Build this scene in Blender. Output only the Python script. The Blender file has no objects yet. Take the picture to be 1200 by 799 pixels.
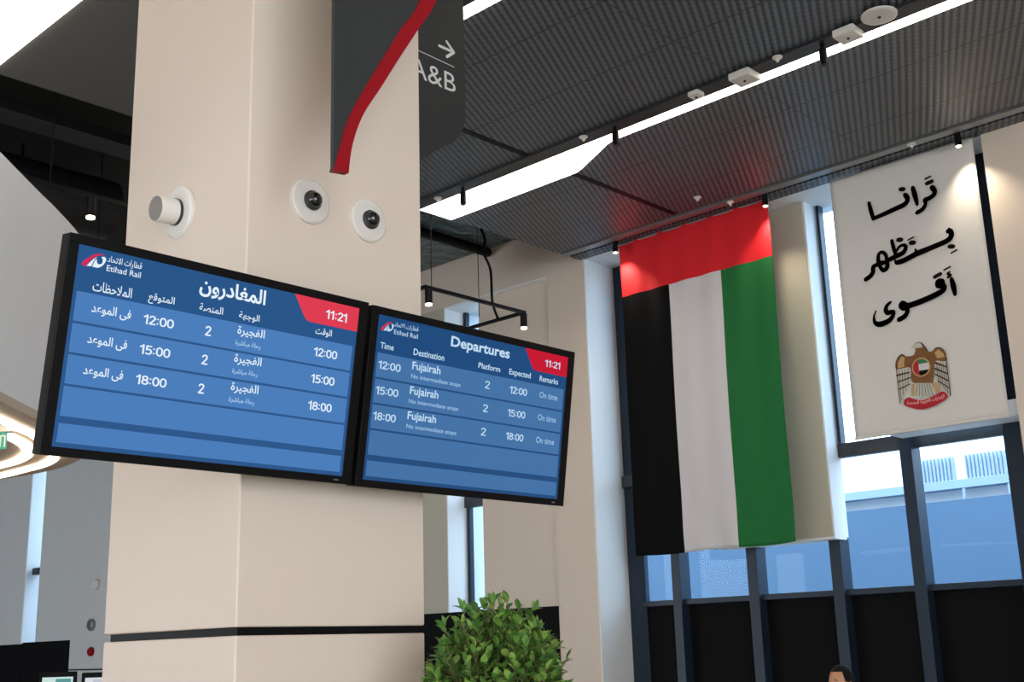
import bpy, bmesh, math, random
from mathutils import Vector, Matrix
C = bpy.context.scene.collection
SC = bpy.context.scene
R = math.radians
PI = math.pi
H = 2.0                      # eye height of the photograph above the floor

# ------------------------------------------------------------------ camera, world, light, exposure
az, pit, rol = R(43.33), R(14.445), R(-1.693)
F = Vector((math.cos(az)*math.cos(pit), math.sin(az)*math.cos(pit), math.sin(pit)))
r0 = Vector((math.sin(az), -math.cos(az), 0)); u0 = r0.cross(F)
rr = math.cos(rol)*r0 + math.sin(rol)*u0
uu = -math.sin(rol)*r0 + math.cos(rol)*u0
cam = bpy.data.objects.new('camera', bpy.data.cameras.new('camera')); C.objects.link(cam)
cam.matrix_world = Matrix(((rr.x, uu.x, -F.x, 0), (rr.y, uu.y, -F.y, 0), (rr.z, uu.z, -F.z, H), (0, 0, 0, 1)))
cam.data.sensor_width = 36; cam.data.lens = 36*1403/1200
cam.data.clip_start = .05; cam.data.clip_end = 500
SC.camera = cam

w = bpy.data.worlds.new('sky'); SC.world = w; w.use_nodes = True
bg = w.node_tree.nodes['Background']
bg.inputs[0].default_value = (.86, .93, 1.0, 1); bg.inputs[1].default_value = 7.0
STRIP = 7.0                   # brightness of the ceiling light strips
SPOT = 48.0                   # watts of one track spotlight
SC.view_settings.view_transform = 'Standard'; SC.view_settings.look = 'None'
SC.view_settings.gamma = 1; SC.view_settings.exposure = 0.0; SC.view_settings.use_curve_mapping = False

# ------------------------------------------------------------------ materials
def lin(c):
    return tuple(((v/255)/12.92 if v/255 <= .04045 else ((v/255+.055)/1.055)**2.4) for v in c) + (1,)

def mat(name, rgb, rough=.6, metal=0, spec=.5, noise=0, nscale=3., bump=0, bscale=60., emit=0, emit_rgb=None, bdist=.01):
    m = bpy.data.materials.new(name); m.use_nodes = True
    nt = m.node_tree; b = nt.nodes['Principled BSDF']
    col = lin(rgb)
    b.inputs['Base Color'].default_value = col
    b.inputs['Roughness'].default_value = rough; b.inputs['Metallic'].default_value = metal
    b.inputs['Specular IOR Level'].default_value = spec
    tc = nt.nodes.new('ShaderNodeTexCoord')
    if noise:
        n = nt.nodes.new('ShaderNodeTexNoise'); n.inputs['Scale'].default_value = nscale; n.inputs['Detail'].default_value = 4
        nt.links.new(tc.outputs['Object'], n.inputs['Vector'])
        mx = nt.nodes.new('ShaderNodeMix'); mx.data_type = 'RGBA'
        mx.inputs[6].default_value = tuple(v*(1-noise) for v in col[:3]) + (1,)
        mx.inputs[7].default_value = tuple(min(1, v*(1+noise)) for v in col[:3]) + (1,)
        nt.links.new(n.outputs['Fac'], mx.inputs[0]); nt.links.new(mx.outputs[2], b.inputs['Base Color'])
    if bump:
        n = nt.nodes.new('ShaderNodeTexNoise'); n.inputs['Scale'].default_value = bscale; n.inputs['Detail'].default_value = 3
        nt.links.new(tc.outputs['Object'], n.inputs['Vector'])
        bp = nt.nodes.new('ShaderNodeBump'); bp.inputs['Strength'].default_value = bump; bp.inputs['Distance'].default_value = bdist
        nt.links.new(n.outputs['Fac'], bp.inputs['Height']); nt.links.new(bp.outputs['Normal'], b.inputs['Normal'])
    if emit:
        b.inputs['Emission Color'].default_value = lin(emit_rgb or rgb); b.inputs['Emission Strength'].default_value = emit
    return m

def screen_mat(name, rgb, k=1.0):          # a lit display surface
    m = mat(name, (3, 3, 4), rough=.4, spec=.08, emit=k, emit_rgb=rgb)
    return m

M = {}
M['beige'] = mat('beige wall panel', (219, 203, 188), .55, noise=.03, nscale=.8)
M['column'] = mat('beige column panel', (224, 208, 193), .5, noise=.025, nscale=1.2)
M['white'] = mat('white painted board', (232, 232, 230), .6, noise=.02)
M['grey_wall'] = mat('grey wall panel', (208, 209, 209), .6, noise=.03)
M['fascia'] = mat('pale grey fascia', (244, 248, 253), .5, noise=.02)
M['soffit'] = mat('beige soffit', (205, 188, 172), .6, noise=.03)
M['greenish'] = mat('grey beige panel', (190, 184, 166), .6, noise=.03)
M['black'] = mat('black satin', (10, 10, 12), .5, spec=.15)
M['blackpanel'] = mat('black wall panel', (15, 15, 17), .7, spec=.1, noise=.15, nscale=2)
M['void'] = mat('black void paint', (13, 13, 14), .8, noise=.2)
M['duct'] = mat('black duct metal', (28, 29, 33), .5, noise=.25, nscale=4)
M['foil'] = mat('dark foil insulation', (96, 112, 114), .35, metal=.5, bump=1.0, bscale=5, bdist=.12)
M['frame'] = mat('blue black aluminium', (32, 46, 62), .4, spec=.3)
M['transom'] = mat('dark transom steel', (48, 54, 60), .5)
M['metal'] = mat('grey aluminium', (150, 152, 154), .35, metal=.6)
M['darkmetal'] = mat('dark grey metal', (52, 53, 55), .4, metal=.3)
M['sign'] = mat('charcoal sign metal', (52, 54, 55), .5, spec=.25, noise=.04)
M['red'] = mat('red sign edge', (150, 8, 24), .5, spec=.2)
M['signwhite'] = mat('white vinyl lettering', (228, 228, 226), .6)
M['floor'] = mat('polished stone floor', (176, 166, 154), .3, noise=.08, nscale=1.5)
M['lamp'] = mat('warm white diffuser', (255, 247, 232), .5, emit=STRIP, emit_rgb=(255, 244, 226))
M['led'] = mat('led line diffuser', (255, 240, 218), .5, emit=4.0, emit_rgb=(255, 236, 208))
M['bulb'] = mat('spot lens', (255, 240, 210), .3, emit=7.0, emit_rgb=(255, 236, 200))
M['plastic'] = mat('off white plastic', (224, 219, 211), .45)
M['speakergrey'] = mat('grey speaker grille', (140, 134, 130), .7, bump=.4, bscale=300)
M['dome'] = mat('smoked camera dome', (18, 18, 20), .08, spec=.8)
M['ink'] = mat('black print', (20, 18, 17), .9, spec=.1)
M['cloth_white'] = mat('banner fabric', (216, 211, 205), .85, bump=.15, bscale=120)
M['flag_red'] = mat('red flag cloth', (218, 16, 30), .8, bump=.2, bscale=90)
M['flag_green'] = mat('green flag cloth', (4, 104, 44), .8, bump=.2, bscale=90)
M['flag_white'] = mat('white flag cloth', (208, 203, 205), .8, bump=.2, bscale=90)
M['flag_black'] = mat('black flag cloth', (13, 13, 15), .8, spec=.1, bump=.2, bscale=90)
M['e_brown'] = mat('emblem brown', (122, 82, 40), .8, noise=.25, nscale=9)
M['e_gold'] = mat('emblem gold', (190, 152, 104), .8, noise=.15, nscale=20)
M['e_dark'] = mat('emblem dark outline', (62, 42, 24), .8)
M['e_feather'] = mat('emblem pale feather', (196, 192, 178), .8)
M['e_red'] = mat('emblem red ribbon', (176, 24, 40), .8)
M['e_pink'] = mat('emblem ribbon script', (238, 190, 186), .8)
M['e_green'] = mat('emblem green', (40, 120, 70), .8)
M['leaf'] = None
M['skin'] = mat('skin', (196, 140, 108), .5)
M['hair'] = mat('black hair', (12, 11, 11), .65, spec=.2, bump=.5, bscale=120)
M['shirt'] = mat('dark jacket cloth', (34, 36, 42), .8)
M['trouser'] = mat('charcoal trouser cloth', (30, 30, 34), .8)
M['eye'] = mat('eye', (40, 30, 26), .2)
M['pot'] = mat('grey planter', (92, 92, 92), .6, bump=.3)
M['soil'] = mat('soil', (52, 40, 30), .9, bump=.8)
M['bark'] = mat('bark', (96, 78, 56), .8, bump=.6)
M['exitgreen'] = mat('exit sign green', (30, 140, 112), .4, emit=.55, emit_rgb=(40, 150, 125))
M['bluewall'] = mat('blue grey outer wall', (80, 104, 128), .8, noise=.03, nscale=.4)
M['facade'] = mat('white facade', (240, 240, 240), .8)
M['louvre'] = mat('grey louvre', (150, 165, 185), .7)
M['ground'] = mat('outside paving', (150, 150, 148), .9)

def leaf_mat():
    m = bpy.data.materials.new('leaf green'); m.use_nodes = True
    nt = m.node_tree; b = nt.nodes['Principled BSDF']
    g = nt.nodes.new('ShaderNodeNewGeometry')
    cr = nt.nodes.new('ShaderNodeValToRGB')
    cr.color_ramp.elements[0].color = lin((72, 112, 44)); cr.color_ramp.elements[1].color = lin((156, 184, 92))
    e = cr.color_ramp.elements.new(.6); e.color = lin((100, 146, 62))
    nt.links.new(g.outputs['Random Per Island'], cr.inputs[0]); nt.links.new(cr.outputs[0], b.inputs['Base Color'])
    b.inputs['Roughness'].default_value = .42
    return m
M['leaf'] = leaf_mat()

def ceiling_mat():
    m = bpy.data.materials.new('ribbed black ceiling mesh'); m.use_nodes = True
    nt = m.node_tree; N = nt.nodes; L = nt.links; b = N['Principled BSDF']
    tc = N.new('ShaderNodeTexCoord')
    mp = N.new('ShaderNodeMapping'); mp.inputs['Rotation'].default_value = (0, 0, R(90-25.5)); L.new(tc.outputs['Object'], mp.inputs[0])
    wv = N.new('ShaderNodeTexWave'); wv.wave_type = 'BANDS'; wv.bands_direction = 'X'; wv.inputs['Scale'].default_value = 5.0
    wv.inputs['Distortion'].default_value = 0; L.new(mp.outputs[0], wv.inputs[0])
    mp2 = N.new('ShaderNodeMapping'); mp2.inputs['Rotation'].default_value = (0, 0, R(-25.5)); L.new(tc.outputs['Object'], mp2.inputs[0])
    wv2 = N.new('ShaderNodeTexWave'); wv2.bands_direction = 'X'; wv2.inputs['Scale'].default_value = 4.0; L.new(mp2.outputs[0], wv2.inputs[0])
    ad = N.new('ShaderNodeMath'); ad.operation = 'MULTIPLY_ADD'; L.new(wv2.outputs['Fac'], ad.inputs[0]); ad.inputs[1].default_value = .22; L.new(wv.outputs['Fac'], ad.inputs[2])
    cr = N.new('ShaderNodeValToRGB'); cr.color_ramp.elements[0].position = .25; cr.color_ramp.elements[1].position = .8
    cr.color_ramp.elements[0].color = (.025, .028, .033, 1); cr.color_ramp.elements[1].color = (.12, .132, .152, 1)
    L.new(ad.outputs[0], cr.inputs[0])
    # panel seams: along Y every 1.96 m, along X every 2.6 m
    sp = N.new('ShaderNodeSeparateXYZ'); L.new(tc.outputs['Object'], sp.inputs[0])
    def seam(out, period, off, wd):
        a = N.new('ShaderNodeMath'); a.operation = 'SUBTRACT'; L.new(out, a.inputs[0]); a.inputs[1].default_value = off
        d = N.new('ShaderNodeMath'); d.operation = 'PINGPONG'; L.new(a.outputs[0], d.inputs[0]); d.inputs[1].default_value = period/2
        g = N.new('ShaderNodeMath'); g.operation = 'GREATER_THAN'; L.new(d.outputs[0], g.inputs[0]); g.inputs[1].default_value = wd
        return g
    s1 = seam(sp.outputs[0], .98, 7.97, .009); s2 = seam(sp.outputs[1], 2.6, 5.45, .006)
    mu = N.new('ShaderNodeMath'); mu.operation = 'MULTIPLY'; L.new(s1.outputs[0], mu.inputs[0]); L.new(s2.outputs[0], mu.inputs[1])
    mx = N.new('ShaderNodeMix'); mx.data_type = 'RGBA'; mx.inputs[6].default_value = (.022, .023, .026, 1)
    L.new(mu.outputs[0], mx.inputs[0]); L.new(cr.outputs[0], mx.inputs[7]); L.new(mx.outputs[2], b.inputs['Base Color'])
    b.inputs['Roughness'].default_value = .42; b.inputs['Specular IOR Level'].default_value = .6
    bp = N.new('ShaderNodeBump'); bp.inputs['Strength'].default_value = .35; bp.inputs['Distance'].default_value = .01
    L.new(ad.outputs[0], bp.inputs['Height']); L.new(bp.outputs[0], b.inputs['Normal'])
    return m
M['ceiling'] = ceiling_mat()
M['ceilplain'] = mat('plain charcoal ceiling', (92, 92, 91), .6, noise=.03)

def glass_mat():
    m = bpy.data.materials.new('blue tinted glazing'); m.use_nodes = True
    nt = m.node_tree; N = nt.nodes; L = nt.links; N.remove(N['Principled BSDF'])
    t = N.new('ShaderNodeBsdfTransparent'); t.inputs[0].default_value = (.74, .87, .985, 1)
    g = N.new('ShaderNodeBsdfGlossy'); g.inputs['Roughness'].default_value = .02
    f = N.new('ShaderNodeFresnel'); f.inputs[0].default_value = 1.45
    mx = N.new('ShaderNodeMixShader'); k = N.new('ShaderNodeMath'); k.operation = 'MULTIPLY'; k.inputs[1].default_value = .18; L.new(f.outputs[0], k.inputs[0]); L.new(k.outputs[0], mx.inputs[0]); L.new(t.outputs[0], mx.inputs[1]); L.new(g.outputs[0], mx.inputs[2])
    L.new(mx.outputs[0], N['Material Output'].inputs[0])
    return m
M['glass'] = glass_mat()

# ------------------------------------------------------------------ mesh helpers
class MB:
    def __init__(s): s.v, s.f, s.mi = [], [], []
    def add(s, vs, fs, mi=0):
        n = len(s.v); s.v += [tuple(v) for v in vs]; s.f += [tuple(i+n for i in f) for f in fs]; s.mi += [mi]*len(fs); return s
    def box(s, x0, x1, y0, y1, z0, z1, mi=0):
        vs = [(x, y, z) for z in (z0, z1) for y in (y0, y1) for x in (x0, x1)]
        return s.add(vs, [(0, 2, 3, 1), (4, 5, 7, 6), (0, 1, 5, 4), (2, 6, 7, 3), (0, 4, 6, 2), (1, 3, 7, 5)], mi)
    def tube(s, pts, rad, n=10, cap=True, mi=0):
        pts = [Vector(p) for p in pts]; rad = rad if isinstance(rad, (list, tuple)) else [rad]*len(pts)
        vs, prev = [], None
        for i, p in enumerate(pts):
            d = (pts[min(i+1, len(pts)-1)] - pts[max(i-1, 0)]).normalized()
            if prev is None: a = d.orthogonal().normalized()
            else: a = (prev - d*prev.dot(d)).normalized()
            prev = a; b = d.cross(a)
            vs += [p + rad[i]*(math.cos(2*PI*k/n)*a + math.sin(2*PI*k/n)*b) for k in range(n)]
        fs = [(i*n+k, i*n+(k+1) % n, (i+1)*n+(k+1) % n, (i+1)*n+k) for i in range(len(pts)-1) for k in range(n)]
        if cap: fs += [tuple(range(n-1, -1, -1)), tuple(range((len(pts)-1)*n, len(pts)*n))]
        return s.add(vs, fs, mi)
    def prism(s, poly, a0, a1, fn, mi=0):              # poly: 2-D outline, fn(p, q, depth) -> xyz
        n = len(poly)
        vs = [fn(p, q, a0) for p, q in poly] + [fn(p, q, a1) for p, q in poly]
        fs = [tuple(range(n-1, -1, -1)), tuple(range(n, 2*n))] + [(i, (i+1) % n, n+(i+1) % n, n+i) for i in range(n)]
        return s.add(vs, fs, mi)
    def lathe(s, prof, n=32, axis='Z', mi=0):         # prof: list of (radius, height)
        vs = []
        for r, h in prof:
            for k in range(n):
                a = 2*PI*k/n; c, d = r*math.cos(a), r*math.sin(a)
                vs.append((c, d, h) if axis == 'Z' else (h, c, d) if axis == 'X' else (d, h, c))
        fs = [(i*n+k, i*n+(k+1) % n, (i+1)*n+(k+1) % n, (i+1)*n+k) for i in range(len(prof)-1) for k in range(n)]
        fs += [tuple(range(n-1, -1, -1)), tuple(range((len(prof)-1)*n, len(prof)*n))]
        return s.add(vs, fs, mi)
    def sphere(s, c, r, n=20, m=12, sc=(1, 1, 1), mi=0):
        vs = [(c[0], c[1], c[2]-r*sc[2])]
        for i in range(1, m):
            t = PI*i/m - PI/2
            for k in range(n):
                a = 2*PI*k/n; vs.append((c[0]+r*sc[0]*math.cos(t)*math.cos(a), c[1]+r*sc[1]*math.cos(t)*math.sin(a), c[2]+r*sc[2]*math.sin(t)))
        vs.append((c[0], c[1], c[2]+r*sc[2])); e = len(vs)-1
        fs = [(0, 1+(k+1) % n, 1+k) for k in range(n)]
        for i in range(m-2):
            fs += [(1+i*n+k, 1+i*n+(k+1) % n, 1+(i+1)*n+(k+1) % n, 1+(i+1)*n+k) for k in range(n)]
        fs += [(1+(m-2)*n+k, 1+(m-2)*n+(k+1) % n, e) for k in range(n)]
        return s.add(vs, fs, mi)

def obj(name, mb, m, parent=None, smooth=False, bevel=0):
    me = bpy.data.meshes.new(name); me.from_pydata(mb.v, [], mb.f)
    bm = bmesh.new(); bm.from_mesh(me); bmesh.ops.recalc_face_normals(bm, faces=bm.faces); bm.to_mesh(me); bm.free()
    for x in (m if isinstance(m, (list, tuple)) else [m]): me.materials.append(x)
    if isinstance(m, (list, tuple)): me.polygons.foreach_set('material_index', mb.mi)
    if smooth: me.polygons.foreach_set('use_smooth', [True]*len(me.polygons))
    me.update()
    o = bpy.data.objects.new(name, me); C.objects.link(o)
    if parent: o.parent = parent
    if bevel:
        b = o.modifiers.new('edge', 'BEVEL'); b.width = bevel; b.segments = 2; b.limit_method = 'ANGLE'; b.angle_limit = R(40)
    return o
def tag(o, label, cat, group=None):
    o['label'] = label; o['category'] = cat
    if group: o['group'] = group
    return o
def thing(name, label, cat, loc=(0, 0, 0), rot=(0, 0, 0), group=None):
    o = bpy.data.objects.new(name, None); C.objects.link(o); o.location = loc; o.rotation_euler = rot; o.empty_display_size = .1
    return tag(o, label, cat, group)
def struct(name, mb, m, parent=None, **k):
    o = obj(name, mb, m, parent, **k)
    if not parent: o['kind'] = 'structure'
    return o
def copy_tree(root, loc, label):
    r = root.copy(); C.objects.link(r); r.location = loc; r['label'] = label
    for ch in root.children:
        c = ch.copy(); C.objects.link(c); c.parent = r
        for g in ch.children:
            d = g.copy(); C.objects.link(d); d.parent = c
    return r

AR = {'ا': (0xFE8D, 2), 'إ': (0xFE87, 2), 'ب': (0xFE8F, 4), 'ة': (0xFE93, 2), 'ت': (0xFE95, 4), 'ج': (0xFE9D, 4), 'ح': (0xFEA1, 4), 'د': (0xFEA9, 2),
      'ر': (0xFEAD, 2), 'ش': (0xFEB5, 4), 'ص': (0xFEB9, 4), 'ط': (0xFEC1, 4), 'ظ': (0xFEC5, 4), 'ع': (0xFEC9, 4), 'غ': (0xFECD, 4), 'ف': (0xFED1, 4),
      'ق': (0xFED5, 4), 'ل': (0xFEDD, 4), 'م': (0xFEE1, 4), 'ن': (0xFEE5, 4), 'ه': (0xFEE9, 4), 'و': (0xFEED, 2), 'ى': (0xFEEF, 2), 'ي': (0xFEF1, 4)}
def arabic(s):                                        # joined letter forms in display order
    out = []
    for wd in s.split(' '):
        g, i, link = [], 0, False
        while i < len(wd):
            if wd[i] == 'ل' and i+1 < len(wd) and wd[i+1] == 'ا':
                g.append(chr(0xFEFC if link else 0xFEFB)); link = False; i += 2; continue
            base, n = AR[wd[i]]; nxt = i+1 < len(wd)
            if n == 4: g.append(chr(base + (3 if link and nxt else 1 if link else 2 if nxt else 0))); link = nxt
            else: g.append(wd[i] if wd[i] == 'ة' and not link else chr(base + (1 if link else 0))); link = False
            i += 1
        out.append(''.join(reversed(g)))
    return ' '.join(reversed(out))

def text_mesh(body, fat=0):
    cu = bpy.data.curves.new('lettering', 'FONT'); cu.body = body; cu.offset = fat; cu.resolution_u = 3
    o = bpy.data.objects.new('lettering', cu); C.objects.link(o)
    dg = bpy.context.evaluated_depsgraph_get(); dg.update()
    me = bpy.data.meshes.new_from_object(o.evaluated_get(dg))
    bpy.data.objects.remove(o); bpy.data.curves.remove(cu)
    return me
DG = {'0': (.64, [[(.30, .93), (.12, .80), (.07, .5), (.12, .20), (.30, .07), (.48, .20), (.53, .5), (.48, .80), (.30, .93)]]),
      '1': (.46, [[(.04, .74), (.26, .92), (.28, .92)], [(.29, .98), (.29, .02)]]),
      '2': (.60, [[(.07, .76), (.15, .89), (.29, .93), (.45, .86), (.48, .70), (.40, .52), (.08, .09)], [(.06, .075), (.53, .075)]]),
      '5': (.62, [[(.50, .925), (.12, .925)], [(.13, .93), (.10, .53)], [(.10, .52), (.28, .59), (.46, .50), (.52, .33), (.44, .15), (.27, .07), (.07, .14)]]),
      '8': (.64, [[(.30, .93), (.13, .84), (.13, .62), (.30, .53), (.47, .62), (.47, .84), (.30, .93)], [(.30, .53), (.10, .42), (.08, .2), (.30, .07), (.52, .2), (.50, .42), (.30, .53)]]),
      ':': (.30, [[(.11, .70), (.13, .70)], [(.11, .22), (.13, .22)]])}
def digits_mb(body, wd=.135):
    mb = MB(); x = 0
    for c in body:
        adv, st = DG[c]
        stroke_mb([[(px+x, py, wd*(1.15 if c == ':' else 1)) for px, py in q] for q in st], 0, mb); x += adv
    return mb
def text(name, body, box, m, parent, dep=.0035, fat=0, warp=None):    # box = (x0, x1, y_top, y_bottom) in the parent's plane
    if body[0].isdigit():
        mb = digits_mb(body, .125 if fat < .005 else .15); me = bpy.data.meshes.new(name); me.from_pydata([(v[0], v[1], 0) for v in mb.v], [], mb.f)
    else: me = text_mesh(body, fat)
    me.name = name
    xs = [v.co.x for v in me.vertices]; ys = [v.co.y for v in me.vertices]
    a, b, c, d = min(xs), max(xs), min(ys), max(ys)
    for v in me.vertices:
        x = box[0] + (v.co.x-a)/(b-a)*(box[1]-box[0]); y = box[3] + (v.co.y-c)/(d-c)*(box[2]-box[3])
        v.co = (x, y + (warp(x) if warp else 0), dep)
    me.materials.clear(); me.materials.append(m)
    o = bpy.data.objects.new(name, me); C.objects.link(o); o.parent = parent
    return o

def stroke_mb(strokes, dep, mb=None, k=1.0):          # brush strokes in a plane: [(x, y, width), ...]
    mb = mb or MB()
    for q, st in enumerate(strokes):
        z = dep + q*.0002
        # smooth the centre line
        pts = []
        n = len(st)
        for i in range(n-1):
            p0, p1, p2, p3 = st[max(i-1, 0)], st[i], st[i+1], st[min(i+2, n-1)]
            steps = 6 if n > 2 else 1
            for j in range(steps):
                t = j/steps
                pts.append([.5*((2*p1[c]) + (-p0[c]+p2[c])*t + (2*p0[c]-5*p1[c]+4*p2[c]-p3[c])*t*t + (-p0[c]+3*p1[c]-3*p2[c]+p3[c])*t**3) for c in range(3)])
        pts.append(list(st[-1]))
        L, Rr = [], []
        for i, p in enumerate(pts):
            a, b = pts[max(i-1, 0)], pts[min(i+1, len(pts)-1)]
            dx, dy = b[0]-a[0], b[1]-a[1]; l = math.hypot(dx, dy) or 1
            nx, ny = -dy/l, dx/l; h = p[2]*k/2
            L.append((p[0]+nx*h, p[1]+ny*h, z)); Rr.append((p[0]-nx*h, p[1]-ny*h, z))
        m = len(pts); mb.add(L+Rr, [(i, i+1, m+i+1, m+i) for i in range(m-1)])
        for p in pts:
            h = p[2]*k/2*.93; mb.add([(p[0]+h*math.cos(2*PI*j/10), p[1]+h*math.sin(2*PI*j/10), z+.00008) for j in range(10)], [tuple(range(10))])
    return mb
def flat(poly, dep, mb=None):
    return (mb or MB()).add([(x, y, dep) for x, y in poly], [tuple(range(len(poly)))])

# ------------------------------------------------------------------ the setting
ZC = H + 5.13                                        # underside of the ceiling
struct('floor', MB().box(-9, 12.9, -9, 34, -.12, 0), M['floor'])
struct('ceiling', MB().box(5.4, 11.55, -9, 10.0, ZC, ZC+.1), M['ceiling'])
struct('ceiling_plain', MB().box(-9, 5.4, -9, 10.0, ZC, ZC+.1), M['ceilplain'])
struct('trim_1', MB().box(11.55, 11.60, -9, 10.0, ZC+.06, ZC+.1).box(11.60, 11.72, -9, 10.0, ZC-.015, ZC+.1), M['metal'])
struct('trim_2', MB().box(11.72, 11.80, -9, 10.0, ZC+.05, ZC+.1), M['black'])
struct('ceiling_edge', MB().box(11.80, 12.02, -9, 10.0, ZC, ZC+.1), M['ceiling'])
struct('ceiling_void', MB().box(-9, 12.9, 10.0, 34, H+5.85, H+6.0), M['void'])
struct('wall_void', MB().box(-9, 12.0, 9.93, 9.99, ZC+.1, H+6.0), M['void'])
struct('ceiling_roof', MB().box(-9, 13.0, -9, 10.0, 9.3, 9.4), M['void'])
struct('wall_left', MB().box(-9.2, -9, -9, 34, 0, .4).box(-9.2, -9, -9, 20, 2.6, 9.4).box(-9.2, -9, 20, 34, 5.4, 9.4).box(-9.2, -9, 8, 20, .4, 2.6).box(-9.2, -9, -9, -6, .4, 2.6), M['beige'])   # unseen wall; bare openings added to light the column and far wall
struct('wall_back', MB().box(-9.2, 12.9, 34, 34.2, 0, 9.4), M['void'])
struct('wall_rear', MB().box(-9.2, 12.9, -9.2, -9, 6.3, 9.4).box(-9.2, 12.9, -9.2, -9, 0, .6).box(2.6, 12.9, -9.2, -9, .6, 6.3).box(-9.2, -6.5, -9.2, -9, .6, 6.3), M['beige'])   # unseen wall; bare opening added and sized for daylight on the column

# window wall on the right: piers, bands and reveals
struct('wall_right', MB().box(12, 12.9, -9, 4.42, 0, 9.3), M['beige'])
struct('wall_pier', MB().box(12, 12.9, 9.95, 10.62, 0, 9.3), M['beige'])
struct('trim_reveal', MB().box(12.005, 12.9, 9.93, 9.95, 0, ZC+.01), M['white'])
struct('trim_soffit', MB().box(12.02, 12.9, 4.42, 9.95, ZC, ZC+.08), M['white'])
struct('wall_band', MB().box(12, 12.9, 10.62, 26.25, H+5.05, 9.3), M['beige'])
struct('trim_soffit_far', MB().box(12.0, 12.9, 10.62, 12.71, H+5.03, H+5.05), M['white'])
struct('wall_far', MB().box(12, 12.9, 12.73, 22.0, 0, H+5.05), M['greenish'])
struct('trim_reveal_far', MB().box(12.005, 12.9, 12.71, 12.73, 0, H+5.05), M['white'])
# panels hung in front of the glass
struct('wall_panel', MB().box(12.32, 12.6, 6.753, 8.3, H+1.13, ZC), M['greenish'], bevel=.01)
struct('trim_panel_side', MB().box(12.33, 12.64, 6.735, 6.753, H+1.13, ZC).box(12.32, 12.6, 6.735, 8.3, H+1.10, H+1.13), M['white'])
struct('wall_panel_banner', MB().box(12.12, 12.45, 4.75, 5.88, H+2.30, ZC), M['beige'], bevel=.01)
struct('trim_banner_beam', MB().box(12.08, 12.45, 4.425, 5.88, H+2.13, H+2.30), M['fascia'], bevel=.008)
struct('wall_panel_far', MB().box(12.10, 12.3, 10.62, 12.08, H+.53, H+5.03), M['beige'])
struct('wall_base_far', MB().box(11.98, 12.3, 10.62, 15.0, 0, H+.535), M['blackpanel'])

def window(name, y0, y1, muls, z_sill, z_top, xg=12.64, panels=True, upper=(), jamb=None):
    root = bpy.data.objects.new(name, None); C.objects.link(root); root['kind'] = 'structure'
    for y, wd in muls:
        obj('window_mullion', MB().box(xg-.16, xg+.06, y-wd/2, y+wd/2, 0, z_top), M['frame'], root, bevel=.006)
    if jamb: obj('window_jamb', MB().box(xg-.02, xg+.06, jamb[0], jamb[1], 0, z_top), M['frame'], root, bevel=.006)
    for y, wd in upper:
        obj('window_mullion', MB().box(xg-.06, xg+.05, y-wd/2, y+wd/2, H+2.2, z_top), M['frame'], root)
    obj('window_sill', MB().box(xg-.1, xg+.08, y0, jamb[0] if jamb else y1, z_sill-.07, z_sill), M['frame'], root, bevel=.006)
    obj('window_transom', MB().box(xg-.06, xg+.05, y0, y1, H+2.04, H+2.20), M['transom'], root, bevel=.008)
    obj('window_glass', MB().box(xg+.06, xg+.075, y0, y1, z_sill, z_top), M['glass'], root)
    if panels: obj('spandrel_panel', MB().box(xg+.0, xg+.06, y0, y1, 0, z_sill-.06), M['blackpanel'], root)
    return root
window('window_1', 4.42, 9.94, [(9.07, .13), (7.95, .14), (6.84, .14), (5.87, .14), (4.66, .25)], H+.55, ZC, jamb=(9.66, 9.93), upper=[(6.70, .035)])
window('window_2', 10.62, 12.71, [], H+.55, H+5.05, xg=12.40, jamb=(12.64, 12.70))

# the far end of the window wall, seen under the mezzanine
struct('wall_far_pier', MB().box(12, 12.9, 22.0, 24.0, 0, H+5.05), M['grey_wall'])
struct('trim_far_groove', MB().box(11.99, 12, 22.0, 24.0, H-.155, H-.13), M['black'])
struct('trim_far_transom', MB().box(12.12, 12.28, 25.62, 26.2, H+1.90, H+2.04), M['transom'])
struct('wall_far_panel', MB().box(12.02, 12.3, 24.0, 25.62, H+.45, H+5.03), M['grey_wall'])
struct('wall_far_base', MB().box(12.04, 12.6, 24.0, 26.24, 0, H+.45), M['blackpanel'])
struct('trim_far_reveal', MB().box(12.005, 12.9, 26.25, 26.28, H+.45, H+5.05), M['white'])
struct('wall_far_end', MB().box(12, 12.9, 26.28, 34, H+.42, 9.3), M['grey_wall'])
struct('wall_far_end_base', MB().box(12.05, 12.9, 26.28, 34, 0, H+.42), M['blackpanel'])
window('window_3', 24.0, 26.26, [], H+.45, H+5.05, panels=False)

# outside
struct('ground_outside', MB().box(12.9, 60, -30, 70, -.2, -.02), M['ground'])
struct('exterior_wall', MB().box(22, 22.5, -20, 60, 0, H+2.474), M['bluewall'])
bld = bpy.data.objects.new('exterior_building', None); C.objects.link(bld); bld['kind'] = 'structure'
obj('facade', MB().box(22.9, 30, -15, 60, 0, H+3.75), M['facade'], bld)
obj('ledge', MB().box(22.6, 22.9, -15, 60, H+2.76, H+2.92), M['louvre'], bld)
lv = MB()
for k in range(3):
    y = 10.62 - k*1.02
    lv.box(22.86, 22.9, y-1.02, y, H+2.95, H+3.42)
obj('louvre_backing', lv, M['fascia'], bld)
lv = MB()
for k in range(3):
    for j in range(11): lv.box(22.78, 22.86, 10.55-k*1.02-j*.076-.02, 10.55-k*1.02-j*.076, H+2.96, H+3.41)
obj('louvre_slats', lv, M['louvre'], bld)
for y in (12.9, 9.53, 8.66): obj('rail_post', MB().box(22.55, 22.6, y-.02, y+.02, H+2.4, H+2.74), M['louvre'], bld)

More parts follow.
